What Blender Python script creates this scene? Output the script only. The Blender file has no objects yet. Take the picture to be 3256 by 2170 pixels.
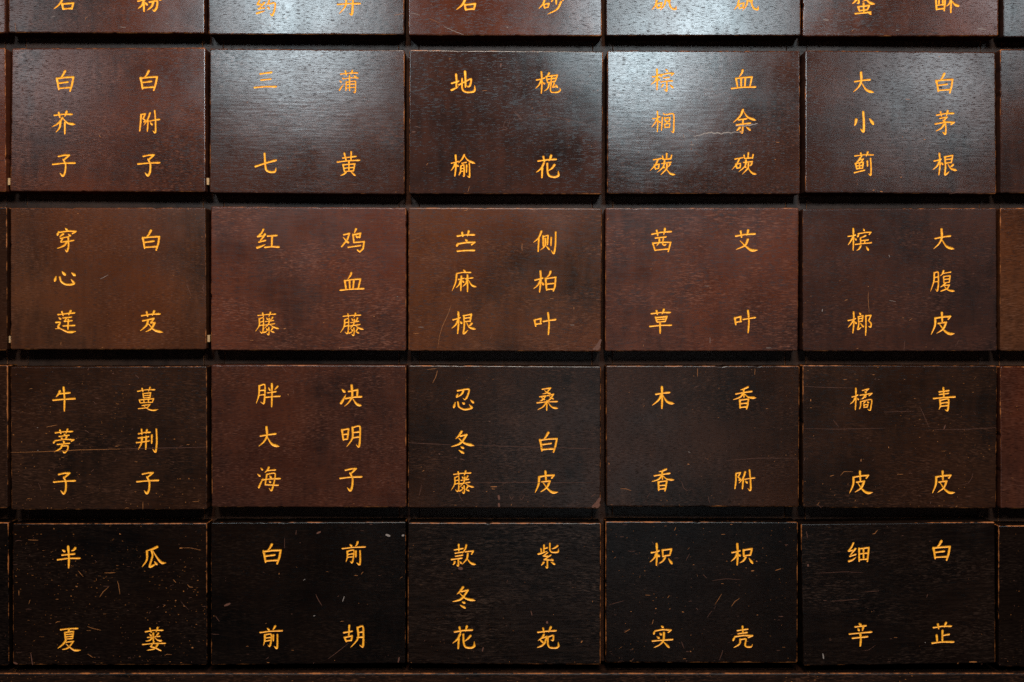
import bpy, bmesh, math, random
import numpy as np
from mathutils import Vector, Matrix
from mathutils.geometry import delaunay_2d_cdt

S = bpy.context.scene
COL = S.collection
PX = 0.00032                      # one photo pixel on the plane of the drawer fronts, in metres
DIST = 1.5
CAM_Z = 0.031
PITCH = math.radians(1.2)
LENS = 36.0 * DIST / (3256 * PX)

# ------------------------------------------------------------------ camera, world, lamps, exposure
cam_d = bpy.data.cameras.new('camera')
cam = bpy.data.objects.new('camera', cam_d)
COL.objects.link(cam)
cam.location = (0.0, -DIST, CAM_Z)
cam.rotation_euler = (math.pi / 2 - PITCH, 0, 0)
cam_d.lens = LENS
cam_d.sensor_width = 36.0
cam_d.clip_start = 0.05
cam_d.clip_end = 50
S.camera = cam

world = bpy.data.worlds.new('World')
S.world = world
world.use_nodes = True
bg = world.node_tree.nodes['Background']
bg.inputs['Color'].default_value = (0.55, 0.62, 0.75, 1)
bg.inputs['Strength'].default_value = 0.035

def lamp(x, y, z, power, size, col, target):
    d = bpy.data.lights.new('lamp', 'AREA')
    d.shape = 'DISK'; d.size = size; d.energy = power; d.color = col
    o = bpy.data.objects.new('lamp', d)
    COL.objects.link(o)
    o.location = (x, y, z)
    o.rotation_euler = (Vector(target) - Vector((x, y, z))).to_track_quat('-Z', 'Y').to_euler()
    return o

COOL = (0.74, 0.92, 1.0)
for lx, pw in ((-1.10, 1.6), (-0.46, 9), (0.33, 12), (1.00, 3.2)):
    lamp(lx, -1.6, CAM_Z + 0.64, pw, 0.22, COOL, (lx * 0.4, 0, -0.1))
lamp(0.20, -1.6, CAM_Z - 0.31, 0.6, 0.35, COOL, (0.1, 0, -0.16))
lamp(0.0, -1.3, 1.75, 57, 0.5, (1.0, 0.91, 0.80), (0, 0, -0.25))  # unseen warm fill, added overhead to lift the diffuse light and the browns

S.view_settings.view_transform = 'Standard'
S.view_settings.look = 'None'
S.view_settings.gamma = 1
S.view_settings.use_curve_mapping = False
S.view_settings.exposure = 0.0
S.cycles.use_denoising = False        # the fine grain of the wood must stay

# ------------------------------------------------------------------ photo pixel -> point on a plane y = const
F_PX = LENS / 36.0 * 3256
def unp(px, py, y=0.0):
    dx = (px - 1628) / F_PX
    dz = (1085 - py) / F_PX
    c, s = math.cos(PITCH), math.sin(PITCH)
    vy = c + dz * s
    vz = dz * c - s
    t = (y + DIST) / vy
    return Vector((dx * t, y, CAM_Z + vz * t))

# ------------------------------------------------------------------ materials
class NT:
    def __init__(self, name):
        self.m = bpy.data.materials.new(name)
        self.m.use_nodes = True
        self.t = self.m.node_tree
        self.b = self.t.nodes['Principled BSDF']
    def n(self, kind, **kw):
        o = self.t.nodes.new(kind)
        for k, v in kw.items():
            setattr(o, k, v)
        return o
    def set(self, sock, v):
        if hasattr(v, 'is_linked'):
            self.t.links.new(v, sock)
        else:
            sock.default_value = v
    def math(self, op, a, b=None, c=None, clamp=False):
        o = self.n('ShaderNodeMath', operation=op, use_clamp=clamp)
        self.set(o.inputs[0], a)
        if b is not None: self.set(o.inputs[1], b)
        if c is not None: self.set(o.inputs[2], c)
        return o.outputs[0]
    def noise(self, vec, scale, detail=2.0, rough=0.5, dist=0.0):
        o = self.n('ShaderNodeTexNoise')
        self.t.links.new(vec, o.inputs['Vector'])
        o.inputs['Scale'].default_value = scale
        o.inputs['Detail'].default_value = detail
        o.inputs['Roughness'].default_value = rough
        o.inputs['Distortion'].default_value = dist
        return o.outputs[0]
    def mapv(self, vec, loc=(0, 0, 0), scale=(1, 1, 1), rot=(0, 0, 0)):
        o = self.n('ShaderNodeMapping')
        self.t.links.new(vec, o.inputs['Vector'])
        o.inputs['Location'].default_value = loc
        o.inputs['Scale'].default_value = scale
        o.inputs['Rotation'].default_value = rot
        return o.outputs[0]
    def rng(self, v, a, b, c=0.0, d=1.0):
        o = self.n('ShaderNodeMapRange')
        self.t.links.new(v, o.inputs[0])
        o.inputs[1].default_value = a; o.inputs[2].default_value = b
        o.inputs[3].default_value = c; o.inputs[4].default_value = d
        return o.outputs[0]
    def mix(self, f, a, b):
        o = self.n('ShaderNodeMix', data_type='RGBA')
        self.set(o.inputs[0], f)
        self.set(o.inputs[6], a); self.set(o.inputs[7], b)
        return o.outputs[2]
    def bump(self, h, strength, dist, normal=None):
        o = self.n('ShaderNodeBump')
        self.set(o.inputs['Height'], h)
        o.inputs['Strength'].default_value = strength
        o.inputs['Distance'].default_value = dist
        if normal is not None: self.t.links.new(normal, o.inputs['Normal'])
        return o.outputs[0]

def c4(c, k=1.0):
    return (c[0] * k, c[1] * k, c[2] * k, 1)

def lacquer(name, seed, base, dark, streak, grain=0.5, speck=0.3, rough=0.32, wear=0.5, size=(0.2, 0.146), spec=0.035, peel=0.5, depth=0.0300):
    """old lacquered wood: blotchy coat, horizontal open grain, specks, edges rubbed to bare wood"""
    r = random.Random(seed)
    N = NT(name)
    tc = N.n('ShaderNodeTexCoord')
    off = (r.uniform(-20, 20), r.uniform(-20, 20), r.uniform(-20, 20))
    v = N.mapv(tc.outputs['Object'], loc=off, rot=(0, math.radians(r.uniform(-2.5, 2.5)), 0))
    blot = N.noise(v, 14, 4, 0.6)
    smear = N.noise(N.mapv(v, scale=(1.0, 1, 0.16)), 130, 3, 0.6)
    b = N.math('ADD', N.math('MULTIPLY', blot, 0.75), N.math('MULTIPLY', smear, 0.35))
    col = N.mix(N.rng(b, 0.44, 0.68), c4(dark, 0.75), c4(base))
    col = N.mix(N.math('MULTIPLY', N.rng(N.noise(N.mapv(v, loc=(2, 4, 6)), 7, 2), 0.42, 0.66), 0.5), col, (base[0] * 1.45, base[1] * 1.04, base[2] * 0.70, 1))
    # open grain, its gloss glints painted in as pale long strokes lying across the board, in drifts
    warp = N.noise(v, 9, 2)
    vv = N.n('ShaderNodeVectorMath', operation='ADD')
    cmb = N.n('ShaderNodeCombineXYZ')
    N.t.links.new(N.math('MULTIPLY', warp, 0.012), cmb.inputs[2])
    N.t.links.new(v, vv.inputs[0]); N.t.links.new(cmb.outputs[0], vv.inputs[1])
    g1 = N.noise(N.mapv(vv.outputs[0], scale=(0.15, 1, 1.0)), 1350, 2, 0.55)
    g2 = N.noise(N.mapv(vv.outputs[0], loc=(3, 1, 7), scale=(0.07, 1, 1.0)), 560, 3, 0.6)
    drift = N.rng(N.noise(N.mapv(v, loc=(5, 2, 9), scale=(0.6, 1, 1.3)), 26, 3, 0.55), 0.36, 0.66)
    st = N.math('MULTIPLY', N.rng(g1, 0.53, 0.68), drift)
    st2 = N.rng(g2, 0.40, 0.70)
    col = N.mix(N.math('MULTIPLY', st2, 0.45 * grain), col, c4(streak, 0.55))
    col = N.mix(N.math('MULTIPLY', st, min(1.0, 1.35 * grain)), col, c4(streak))
    # dark pores
    pore = N.rng(g1, 0.46, 0.31)
    col = N.mix(N.math('MULTIPLY', pore, 0.72), col, c4(dark, 0.35))
    # rubbed specks
    sp = N.noise(N.mapv(v, loc=(11, 3, 2), scale=(0.55, 1, 1)), 620, 1, 0.5)
    spd = N.rng(N.noise(v, 17, 2), 0.40, 0.62)
    spm = N.math('MULTIPLY', N.rng(sp, 0.80 - 0.10 * speck, 0.86 - 0.10 * speck), spd)
    col = N.mix(N.math('MULTIPLY', spm, min(1, 0.4 + speck)), col, (0.28, 0.095, 0.024, 1))
    # rubbed edges
    sx = N.n('ShaderNodeSeparateXYZ')
    N.t.links.new(tc.outputs['Generated'], sx.inputs[0])
    gx, gz = sx.outputs[0], sx.outputs[2]
    ex = N.math('MULTIPLY', N.math('MINIMUM', gx, N.math('SUBTRACT', 1.0, gx)), size[0] * 1000)
    ez = N.math('MULTIPLY', N.math('MINIMUM', gz, N.math('SUBTRACT', 1.0, gz)), size[1] * 1000)
    ey = N.math('MULTIPLY', N.math('MINIMUM', sx.outputs[1], N.math('SUBTRACT', 1.0, sx.outputs[1])), depth * 1000)
    e = N.math('MAXIMUM', N.math('MINIMUM', ex, ez), N.math('MINIMUM', N.math('MAXIMUM', ex, ez), ey))
    en = N.noise(v, 70, 4, 0.7)
    em = N.math('SUBTRACT', N.math('ADD', N.math('MULTIPLY', en, 3.6), wear - 1.42), e)
    emask = N.rng(em, -0.05, 0.45)
    col = N.mix(N.math('MULTIPLY', emask, 0.85), col, (0.32, 0.098, 0.025, 1))
    N.t.links.new(col, N.b.inputs['Base Color'])
    rr = N.math('ADD', N.math('MULTIPLY', N.noise(v, 30, 4, 0.65), 0.12), rough - 0.06)
    rr = N.math('ADD', rr, N.math('MULTIPLY', pore, 0.15))
    rr = N.math('ADD', rr, N.math('MULTIPLY', emask, 0.2), clamp=True)
    N.t.links.new(rr, N.b.inputs['Roughness'])
    N.b.inputs['Specular IOR Level'].default_value = 0.0
    gl = N.n('ShaderNodeBsdfAnisotropic', distribution='BECKMANN')
    sm = N.math('MULTIPLY', N.math('SUBTRACT', 1.0, N.math('MULTIPLY', N.rng(g1, 0.50, 0.32), 0.12 + 0.18 * peel)), N.math('ADD', 0.75, N.math('MULTIPLY', blot, 0.5)))
    N.t.links.new(N.mix(sm, (0, 0, 0, 1), (spec, spec, spec, 1)), gl.inputs['Color'])
    N.t.links.new(rr, gl.inputs['Roughness'])
    add = N.n('ShaderNodeAddShader')
    out = N.t.nodes['Material Output']
    N.t.links.new(N.b.outputs[0], add.inputs[0])
    N.t.links.new(gl.outputs[0], add.inputs[1])
    N.t.links.new(add.outputs[0], out.inputs['Surface'])
    h = N.math('MULTIPLY', N.noise(N.mapv(vv.outputs[0], scale=(0.11, 1, 1.0)), 520, 0), 0.6)
    h = N.math('ADD', h, N.math('MULTIPLY', N.noise(N.mapv(v, scale=(0.5, 1, 1)), 210, 0, 0.5), 0.8))
    n1 = N.bump(h, 0.17 * peel, 0.00022)
    n2 = N.bump(N.noise(N.mapv(v, loc=(1, 8, 3)), 16, 1), 0.35, 0.0010, n1)
    N.t.links.new(n2, N.b.inputs['Normal'])
    N.t.links.new(n2, gl.inputs['Normal'])
    return N.m

def gold():
    N = NT('gold_paint')
    tc = N.n('ShaderNodeTexCoord')
    nz = N.noise(tc.outputs['Object'], 420, 4, 0.65)
    lg = N.noise(tc.outputs['Object'], 45, 2)
    col = N.mix(N.rng(nz, 0.30, 0.60), (0.66, 0.235, 0.010, 1), N.mix(N.rng(lg, .35, .65), (0.86, 0.355, 0.018, 1), (0.93, 0.41, 0.023, 1)))
    at = N.n('ShaderNodeAttribute', attribute_name='depth')
    rim_shade = N.math('ADD', at.outputs['Fac'], N.math('MULTIPLY', N.math('SUBTRACT', nz, 0.5), 0.5))
    col = N.mix(N.rng(rim_shade, 0.0, 0.34), (0.40, 0.115, 0.008, 1), col)  # shade at the groove's rim painted in as darker orange
    worn = N.rng(N.noise(N.mapv(tc.outputs['Object'], scale=(.6, 1, 1)), 260, 3, .7), 0.68, 0.76)
    col = N.mix(N.math('MULTIPLY', worn, 0.45), col, (0.20, 0.06, 0.008, 1))
    N.t.links.new(col, N.b.inputs['Base Color'])
    N.b.inputs['Roughness'].default_value = 0.5
    N.b.inputs['Specular IOR Level'].default_value = 0.35
    N.t.links.new(N.bump(nz, 0.4, 0.0003), N.b.inputs['Normal'])
    return N.m

def plain(name, col, rough=0.6, vary=0.35, scale=600):
    N = NT(name)
    tc = N.n('ShaderNodeTexCoord')
    nz = N.noise(tc.outputs['Object'], scale, 3, 0.6)
    N.t.links.new(N.mix(N.rng(nz, 0.3, 0.7), c4(col, 1 - vary), c4(col, 1 + vary * 0.4)), N.b.inputs['Base Color'])
    N.b.inputs['Roughness'].default_value = rough
    N.b.inputs['Specular IOR Level'].default_value = 0.3
    return N.m

GOLD = gold()
BARE = plain('bare_wood', (0.32, 0.105, 0.024))
PALE = plain('pale_scratch', (0.22, 0.165, 0.14), 0.5)
ROSE = plain('rubbed_rose_wood', (0.105, 0.036, 0.020), 0.55)
PEG = plain('unpainted_wood', (0.45, 0.26, 0.12), 0.6)
MARKS = [BARE, PALE, ROSE]

# ------------------------------------------------------------------ brush writing
# every character is a list of strokes in the enlarged photograph's pixels: kind letter + points
#   h across, s down, p left-falling, n right-falling, d dot, t rising, z turning, g ending in a hook
CH = {}
def ch(c, w, s): CH[c] = (w, s)
ch('白', 22, 'p638,268 615,310 590,335/s555,340 566,395 575,452/z560,342 640,332 722,328 710,400 690,468/h582,388 665,377/h580,440 698,432')
ch('芥', 20, 'h535,712 620,702 712,702/s577,684 592,734/p658,672 650,700 636,726/p617,738 575,790 512,828/n618,740 670,790 748,805/p598,772 588,835 550,883/s640,782 642,900')
ch('子', 21, 'z580,1125 640,1112 688,1110 630,1162/g628,1155 651,1205 648,1280 628,1320 596,1292/h525,1203 640,1192 745,1190')
ch('附', 18, 's1404,708 1400,790 1392,872/z1404,705 1448,697 1425,745/g1425,745 1445,765 1432,785/p1495,692 1475,750 1434,815/s1477,762 1470,872/h1494,770 1545,760 1592,754/g1540,668 1550,760 1553,870 1545,890 1522,870/d1498,785 1518,810')
ch('三', 21, 'h556,298 665,284/h562,362 658,349/h497,436 600,426 715,426')
ch('蒲', 15, 'h1355,300 1445,290 1525,288/s1404,268 1412,310/p1474,264 1460,308/d1372,335 1388,350/d1347,367 1365,380/t1347,460 1362,435 1390,398/h1395,346 1470,336 1532,338/s1412,378 1408,465/g1414,380 1500,370 1505,400 1500,485 1478,472/h1418,405 1495,396/h1416,440 1495,432/s1446,315 1448,465/d1488,312 1512,328')
ch('七', 22, 'h507,1225 610,1190 712,1162/g598,1095 605,1200 618,1262 660,1280 705,1272 714,1236')
ch('黄', 17, 'h1378,1138 1510,1122/s1395,1090 1412,1165/s1464,1078 1460,1160/h1326,1180 1440,1165 1545,1160/s1382,1205 1397,1272/z1387,1207 1500,1197 1485,1270/h1397,1240 1488,1232/h1397,1274 1485,1268/s1440,1172 1440,1270/p1412,1280 1390,1302 1354,1316/d1462,1278 1502,1314')
ch('地', 21, 'h490,393 555,373/s530,303 535,370 535,440/t487,460 520,447 555,426/g560,408 620,378 682,350 672,412 650,430 640,416/s620,276 625,350 625,430/g593,347 590,430 605,468 650,484 705,476 720,455 716,415')
ch('槐', 17, 'h1334,358 1375,350 1416,336/s1382,276 1388,380 1382,488/p1385,350 1360,405 1322,446/d1400,382 1416,400/p1460,290 1450,305 1438,320/s1430,322 1442,382/z1432,322 1540,308 1520,370/h1448,350 1520,340/s1486,315 1480,370/h1445,385 1515,372/p1460,390 1445,440 1408,472/g1478,388 1474,460 1490,482 1545,480 1571,460 1566,438/z1512,386 1494,430 1532,424/d1524,405 1542,432')
ch('榆', 17, 'h484,1190 520,1183 554,1170/s528,1110 530,1210 520,1316/p527,1182 505,1230 478,1268/d540,1205 553,1222/p612,1108 590,1150 552,1190/n615,1118 650,1160 722,1193/h592,1190 634,1180/s578,1217 575,1270 563,1308/g580,1215 610,1210 612,1316 598,1314/h582,1245 606,1240/h580,1272 606,1267/s636,1207 635,1280/g665,1188 668,1280 664,1328 642,1316')
ch('花', 21, 'h1350,1168 1440,1154 1530,1150/s1402,1122 1412,1172/p1478,1112 1470,1140 1458,1166/p1408,1188 1380,1240 1330,1283/s1392,1235 1388,1332/p1512,1206 1490,1235 1452,1262/g1441,1192 1445,1280 1465,1318 1520,1326 1553,1308 1552,1264')
ch('棕', 18, 'h516,328 555,322 588,308/s560,252 565,350 560,458/p562,322 540,370 500,407/d570,345 586,360/d647,253 665,270/d612,302 602,328/z607,306 680,292 726,294 706,312/h624,342 682,333/h600,382 660,371 714,370/g656,378 658,440 655,470 634,452/p620,408 602,438/d688,408 720,438')
ch('血', 20, 'p1418,260 1412,285 1382,328/s1352,342 1366,428/z1354,343 1420,332 1512,326 1490,424/s1402,346 1404,428/s1445,340 1438,425/h1308,444 1420,431 1544,426')
ch('榈', 16, 'h516,748 555,740 588,726/s562,674 568,770 562,880/p563,738 540,790 504,835/d575,766 590,785/d620,692 638,708/s612,735 605,864/g652,708 725,700 728,800 722,884 698,870/s636,740 642,774/z638,740 688,735 684,768/h642,774 684,769/s634,800 640,832/z636,800 688,794 684,828/h640,834 684,829/d662,776 656,796')
ch('余', 20, 'p1420,656 1390,720 1322,786/n1424,670 1470,730 1552,763/h1378,755 1456,746/h1354,806 1420,797 1494,790/g1422,754 1418,830 1412,886 1388,868/p1388,832 1375,850 1354,866/d1456,828 1493,858')
ch('碳', 17, 'h524,1158 600,1146/p566,1158 540,1210 490,1268/s532,1208 542,1252/z537,1210 578,1202 572,1245/h542,1250 573,1244/s655,1097 653,1148/z612,1120 618,1152 695,1147/s704,1114 696,1150/h608,1194 696,1182/p634,1168 620,1230 558,1288/d620,1222 630,1240/p690,1198 682,1215 668,1230/p656,1204 650,1250 594,1312/n652,1246 690,1295 740,1309')
ch('大', 21, 'h564,377 640,363 716,354/p626,286 628,370 600,430 547,482/n632,392 680,460 755,484')
ch('小', 24, 'g645,682 651,790 645,875 614,852/p574,758 566,790 556,820/d706,748 744,802')
ch('蓟', 17, 'h558,1122 650,1110 742,1110/s614,1095 624,1130/p684,1084 676,1110 666,1128/p610,1138 590,1170 562,1193/z592,1162 640,1152 620,1180/s562,1198 572,1248/z566,1197 640,1184 632,1245/h572,1222 635,1215/h574,1250 632,1243/s602,1192 602,1245/h548,1290 600,1278 650,1264/s680,1172 682,1226/g714,1145 718,1250 712,1314 688,1299')
ch('茅', 19, 'h1382,710 1470,694 1554,690/s1424,677 1430,716/p1496,667 1490,690 1480,718/z1416,742 1488,730 1457,760/d1442,757 1465,775/z1370,799 1470,780 1556,782 1527,803/g1470,785 1475,850 1466,900 1440,880/p1456,802 1430,840 1372,872')
ch('根', 19, 'h1354,1170 1390,1163 1422,1151/s1406,1094 1410,1200 1399,1308/p1408,1163 1380,1220 1340,1258/d1424,1187 1440,1206/z1458,1130 1538,1114 1525,1188/h1472,1156 1526,1148/h1472,1190 1522,1183/g1462,1134 1466,1230 1460,1308 1503,1276/p1543,1208 1528,1222 1512,1232/n1490,1202 1520,1245 1583,1268')
ch('穿', 19, 'd650,270 670,286/d584,302 573,338/z588,310 680,297 756,302 722,322/p632,328 612,342 592,357/d682,328 704,345/h604,368 688,354/s624,372 607,404/h610,409 736,390/g680,362 685,450 669,500 648,484/p668,402 640,440 568,473')
ch('心', 23, 'd558,748 547,798/g597,758 610,800 650,828 700,833 738,818 708,778/d622,705 650,735/d715,714 750,742')
ch('莲', 19, 'h578,1132 660,1120 744,1114/s618,1100 630,1140/p704,1092 696,1115 684,1138/d587,1162 607,1177/g560,1210 600,1207 580,1250 600,1262/n555,1273 600,1272 680,1303 760,1298/h628,1165 712,1154/z660,1168 642,1200 720,1190/h632,1245 744,1237/s682,1178 678,1275')
ch('芨', 20, 'h1412,1142 1505,1127 1594,1125/s1464,1105 1474,1150/p1538,1097 1530,1120 1518,1142/p1476,1192 1460,1240 1398,1295/z1426,1192 1536,1168 1505,1210 1542,1212/p1542,1214 1510,1270 1454,1303/n1480,1222 1540,1285 1628,1308')
ch('红', 21, 'z590,280 572,315 532,352 575,345/t603,330 572,375 545,408/h545,408 608,391/t527,463 570,450 610,431/h632,348 720,341/s675,352 672,448/h605,460 670,453 742,456')
ch('鸡', 20, 'z1390,335 1446,322 1428,380 1370,454/n1386,362 1420,398 1446,418/p1511,276 1504,300 1494,320/s1484,332 1490,408/z1487,332 1556,318 1548,360 1535,354/d1510,342 1525,360/z1488,412 1592,402 1584,470 1550,506 1526,486/h1435,458 1556,442')
ch('藤', 15, 'h535,1140 620,1130 710,1126/s580,1115 588,1150/p658,1108 652,1130 641,1154/p548,1172 545,1240 506,1304/g550,1172 588,1166 585,1290 570,1315 552,1296/h556,1205 584,1199/h552,1240 584,1233/d620,1162 632,1180/p680,1158 670,1175 656,1188/h612,1202 690,1190/h602,1236 702,1222/p648,1170 640,1220 597,1273/n652,1228 690,1256 745,1273/g642,1258 645,1300 640,1332 620,1318/d618,1268 630,1284/t594,1310 615,1300 632,1286/p682,1262 672,1278 660,1290/d660,1293 694,1310')
ch('苎', 21, 'h547,347 630,336 718,334/s595,312 602,350/p660,300 655,325 645,352/d627,380 642,396/d552,417 542,448/z554,424 640,410 718,408 690,432/h547,498 630,491 716,490')
ch('麻', 17, 'd606,684 626,702/h540,720 600,711 680,710/p541,728 530,810 492,895/h558,780 610,769/s585,748 580,892/p582,783 565,830 534,862/h628,774 700,763/s646,734 648,900/p645,778 630,820 598,853/n656,782 690,835 737,857/d596,792 610,808')
ch('侧', 18, 'p1384,300 1360,360 1306,412/s1360,368 1352,502/s1402,348 1404,448/z1402,350 1450,338 1446,432/p1426,372 1420,440 1376,488/d1432,446 1463,484/s1482,362 1480,444/g1526,310 1525,430 1510,520 1483,492')
ch('柏', 20, 'h1320,785 1360,778 1398,766/s1376,698 1380,790 1366,906/p1376,780 1350,835 1306,874/d1392,808 1406,832/p1476,702 1466,730 1437,763/s1428,768 1436,886/z1432,770 1526,757 1520,850 1502,894/h1447,825 1508,818/h1442,880 1502,874')
ch('叶', 20, 's1318,1184 1329,1248/z1320,1184 1378,1168 1376,1220/h1330,1226 1382,1219/h1405,1198 1460,1188 1526,1178/s1450,1112 1460,1220 1454,1328')
ch('茜', 19, 'h512,328 608,310 702,302/s558,290 570,344/p640,275 636,305 628,336/h545,368 652,354/s520,418 541,492/z520,418 620,408 696,410 672,502/p586,373 580,410 557,447/g626,368 620,425 635,437 656,428/h547,486 668,476')
ch('艾', 21, 'h1348,347 1440,332 1536,325/s1395,300 1405,360/p1470,290 1466,315 1456,342/p1468,380 1440,440 1348,483/n1390,395 1440,442 1500,489 1566,488')
ch('草', 20, 'h507,1122 600,1110 692,1108/s556,1090 566,1128/p630,1080 622,1105 610,1130/s548,1158 562,1202/z551,1160 658,1148 645,1195/h564,1180 642,1173/h564,1205 642,1198/h490,1249 600,1239 706,1234/s592,1208 594,1316')
ch('槟', 17, 'h492,350 530,345 563,336/s541,273 545,380 540,488/p542,348 520,395 490,439/d558,370 571,386/d642,277 653,294/d597,330 586,354/z592,323 660,310 718,308 702,333/p664,344 640,356 612,364/s614,368 616,428/h620,395 692,384/s657,388 656,420/h564,430 640,421 722,414/p616,446 600,475 573,492/d672,452 694,488')
ch('榔', 16, 'h493,1190 530,1183 563,1170/s546,1103 548,1210 540,1314/p545,1182 520,1225 490,1260/d560,1202 573,1220/d602,1113 616,1127/z592,1150 638,1140 632,1198/h597,1172 632,1166/h597,1200 632,1193/g594,1152 596,1230 587,1278 623,1256/n612,1212 630,1237 648,1258/s668,1142 668,1250 665,1336/z669,1143 720,1137 697,1190/g697,1190 722,1222 716,1253 694,1246')
ch('腹', 16, 'p1349,714 1345,800 1314,898/g1350,716 1388,708 1392,830 1381,894 1362,876/h1357,760 1386,753/h1354,805 1386,799/p1444,692 1430,725 1408,748/h1434,720 1514,707/s1442,750 1447,812/z1444,751 1508,742 1498,805/h1450,781 1498,774/h1450,812 1498,806/p1458,818 1440,838 1410,858/z1452,840 1502,833 1480,870 1416,897/n1448,846 1490,885 1554,898')
ch('皮', 21, 'z1364,1165 1440,1152 1510,1148 1490,1176/p1360,1167 1355,1240 1320,1328/s1426,1110 1430,1202/h1390,1217 1464,1206/p1468,1207 1440,1270 1374,1319/n1404,1226 1450,1290 1500,1322 1556,1320')
ch('牛', 21, 'p598,324 585,355 559,386/h592,352 696,343/h530,417 640,406 746,402/s635,288 645,400 641,524')
ch('蒡', 17, 'h554,742 640,730 724,727/s598,716 609,750/p674,706 666,728 654,750/d640,753 652,768/h590,777 688,764/d607,785 620,800/p664,780 654,800/d546,822 536,843/z550,822 650,807 738,810 712,827/d632,822 641,838/h574,858 694,846/g625,872 678,872 670,915 645,939 622,922/p622,860 600,900 540,932')
ch('蔓', 14, 'h1374,328 1460,314 1545,312/s1416,298 1426,333/p1497,289 1490,312 1480,333/s1427,352 1432,393/z1428,352 1503,342 1497,386/h1433,372 1498,366/h1433,394 1497,388/s1390,412 1399,440/z1393,413 1532,402 1519,438/s1434,410 1436,438/s1482,407 1479,436/h1400,444 1518,437/z1418,470 1498,459 1470,490 1378,503/n1432,472 1480,508 1530,518 1580,510')
ch('荆', 18, 'h1382,752 1440,740 1496,737/s1411,706 1416,758/p1466,712 1462,735 1454,754/h1380,795 1482,781/h1364,840 1430,831 1486,822/p1419,788 1410,850 1378,909/s1460,778 1455,906/s1515,764 1512,846/g1561,707 1565,830 1550,930 1523,906')
ch('胖', 18, 'p550,270 545,360 518,446/g552,270 604,260 605,370 595,445 564,431/h557,318 601,311/h554,362 601,356/d642,287 656,314/p732,274 720,292 702,311/h637,340 718,326/h615,385 690,376 754,374/s675,250 676,365 672,480')
ch('海', 18, 'd564,1090 580,1110/d533,1153 556,1171/t543,1284 557,1250 586,1193/p644,1083 630,1110 602,1138/h632,1116 710,1109/s624,1152 608,1250/g628,1153 704,1144 695,1240 668,1314 643,1291/h575,1210 660,1199 754,1194/h608,1258 734,1262/d650,1167 665,1185/d648,1217 660,1235')
ch('决', 22, 'd1374,305 1400,332/t1364,442 1382,415 1412,358/z1440,326 1530,308 1524,378/h1411,395 1490,383 1568,377/p1470,264 1475,370 1440,435 1399,476/n1482,397 1520,450 1568,470')
ch('明', 20, 's1374,708 1387,812/z1376,709 1438,697 1428,798/h1388,755 1426,749/h1390,805 1426,799/p1480,686 1478,790 1418,881/g1482,686 1552,676 1550,810 1541,880 1512,856/h1484,738 1546,729/h1480,790 1546,779')
ch('忍', 20, 'g550,320 660,304 645,375 622,408 605,396/p606,318 590,350 545,385/d552,350 540,385/d525,438 510,486/g553,432 562,480 610,506 660,503 690,488 665,458/d597,437 614,452/d678,413 708,440')
ch('冬', 21, 'p590,727 560,770 530,802/z577,772 640,758 600,820/p600,820 560,855 486,880/n560,792 620,845 715,868/d584,880 608,892/d562,914 610,943')
ch('桑', 16, 'z1392,306 1474,293 1445,330/p1445,330 1425,345 1396,354/n1412,318 1450,342 1478,348/z1368,380 1428,370 1405,400/p1405,400 1385,416 1368,424/d1380,382 1414,410/z1442,370 1507,354 1475,398/p1475,398 1460,412 1444,420/d1462,377 1503,404/h1340,442 1440,431 1544,427/s1440,418 1438,517/p1430,442 1400,480 1342,513/n1452,442 1490,485 1553,498')
ch('木', 21, 'h550,358 615,346 684,338/s610,284 612,390 608,496/p607,352 580,410 512,468/n620,368 665,430 734,453')
ch('香', 19, 'p1466,286 1430,302 1392,314/h1347,352 1430,337 1505,328/s1425,308 1428,386/p1420,348 1390,385 1319,412/n1436,353 1475,385 1549,393/s1388,412 1390,495/z1388,413 1472,402 1465,460 1453,500/h1397,450 1460,444/h1393,486 1458,479')
ch('橘', 15, 'h530,385 560,378 588,363/s568,297 570,400 563,510/p568,378 545,425 510,458/d582,397 596,412/z635,318 698,301 668,328/d655,327 670,342/z611,365 730,348 702,373/g668,358 666,385 648,390/p655,367 640,395 608,409/s617,430 616,470 606,502/g618,430 724,411 718,480 710,517 688,505/p660,427 652,440 642,450/d680,427 698,442/s647,462 650,485/z648,463 688,456 684,482/h650,488 684,482')
ch('青', 19, 'h1400,335 1496,320/h1405,360 1492,349/h1344,399 1450,389 1556,384/s1442,293 1445,388/p1408,412 1410,470 1398,508/g1412,415 1490,404 1490,490 1480,523 1458,510/h1418,445 1486,438/h1415,475 1486,469')
ch('半', 21, 'd624,343 648,358/p752,324 735,342 711,354/h622,394 744,380/h576,439 680,426 795,424/s680,306 688,420 684,520')
ch('瓜', 21, 'p1568,312 1530,330 1458,350/p1465,352 1465,440 1418,511/g1511,348 1520,400 1492,508 1556,480/d1540,458 1565,488/n1527,348 1560,408 1610,466 1658,470')
ch('夏', 18, 'h605,1137 690,1126 774,1124/p690,1132 684,1145 674,1158/s647,1164 652,1230/z648,1163 733,1154 722,1225/h657,1185 725,1178/h657,1208 724,1202/h656,1230 720,1224/p655,1242 630,1280 574,1325/z660,1262 734,1252 690,1310/p690,1310 660,1328 618,1336/n657,1278 710,1322 745,1342 806,1341')
ch('蒌', 17, 'h1450,1157 1540,1143 1622,1142/s1497,1124 1507,1164/p1571,1116 1564,1140 1554,1164/d1490,1180 1510,1196/p1580,1170 1570,1185 1558,1196/h1474,1215 1595,1202/s1530,1170 1530,1250/p1520,1215 1490,1243 1453,1250/n1540,1216 1575,1243 1622,1249/z1535,1256 1502,1305 1550,1318 1602,1347/p1572,1282 1540,1325 1464,1343/h1424,1284 1530,1275 1649,1273')
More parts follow.
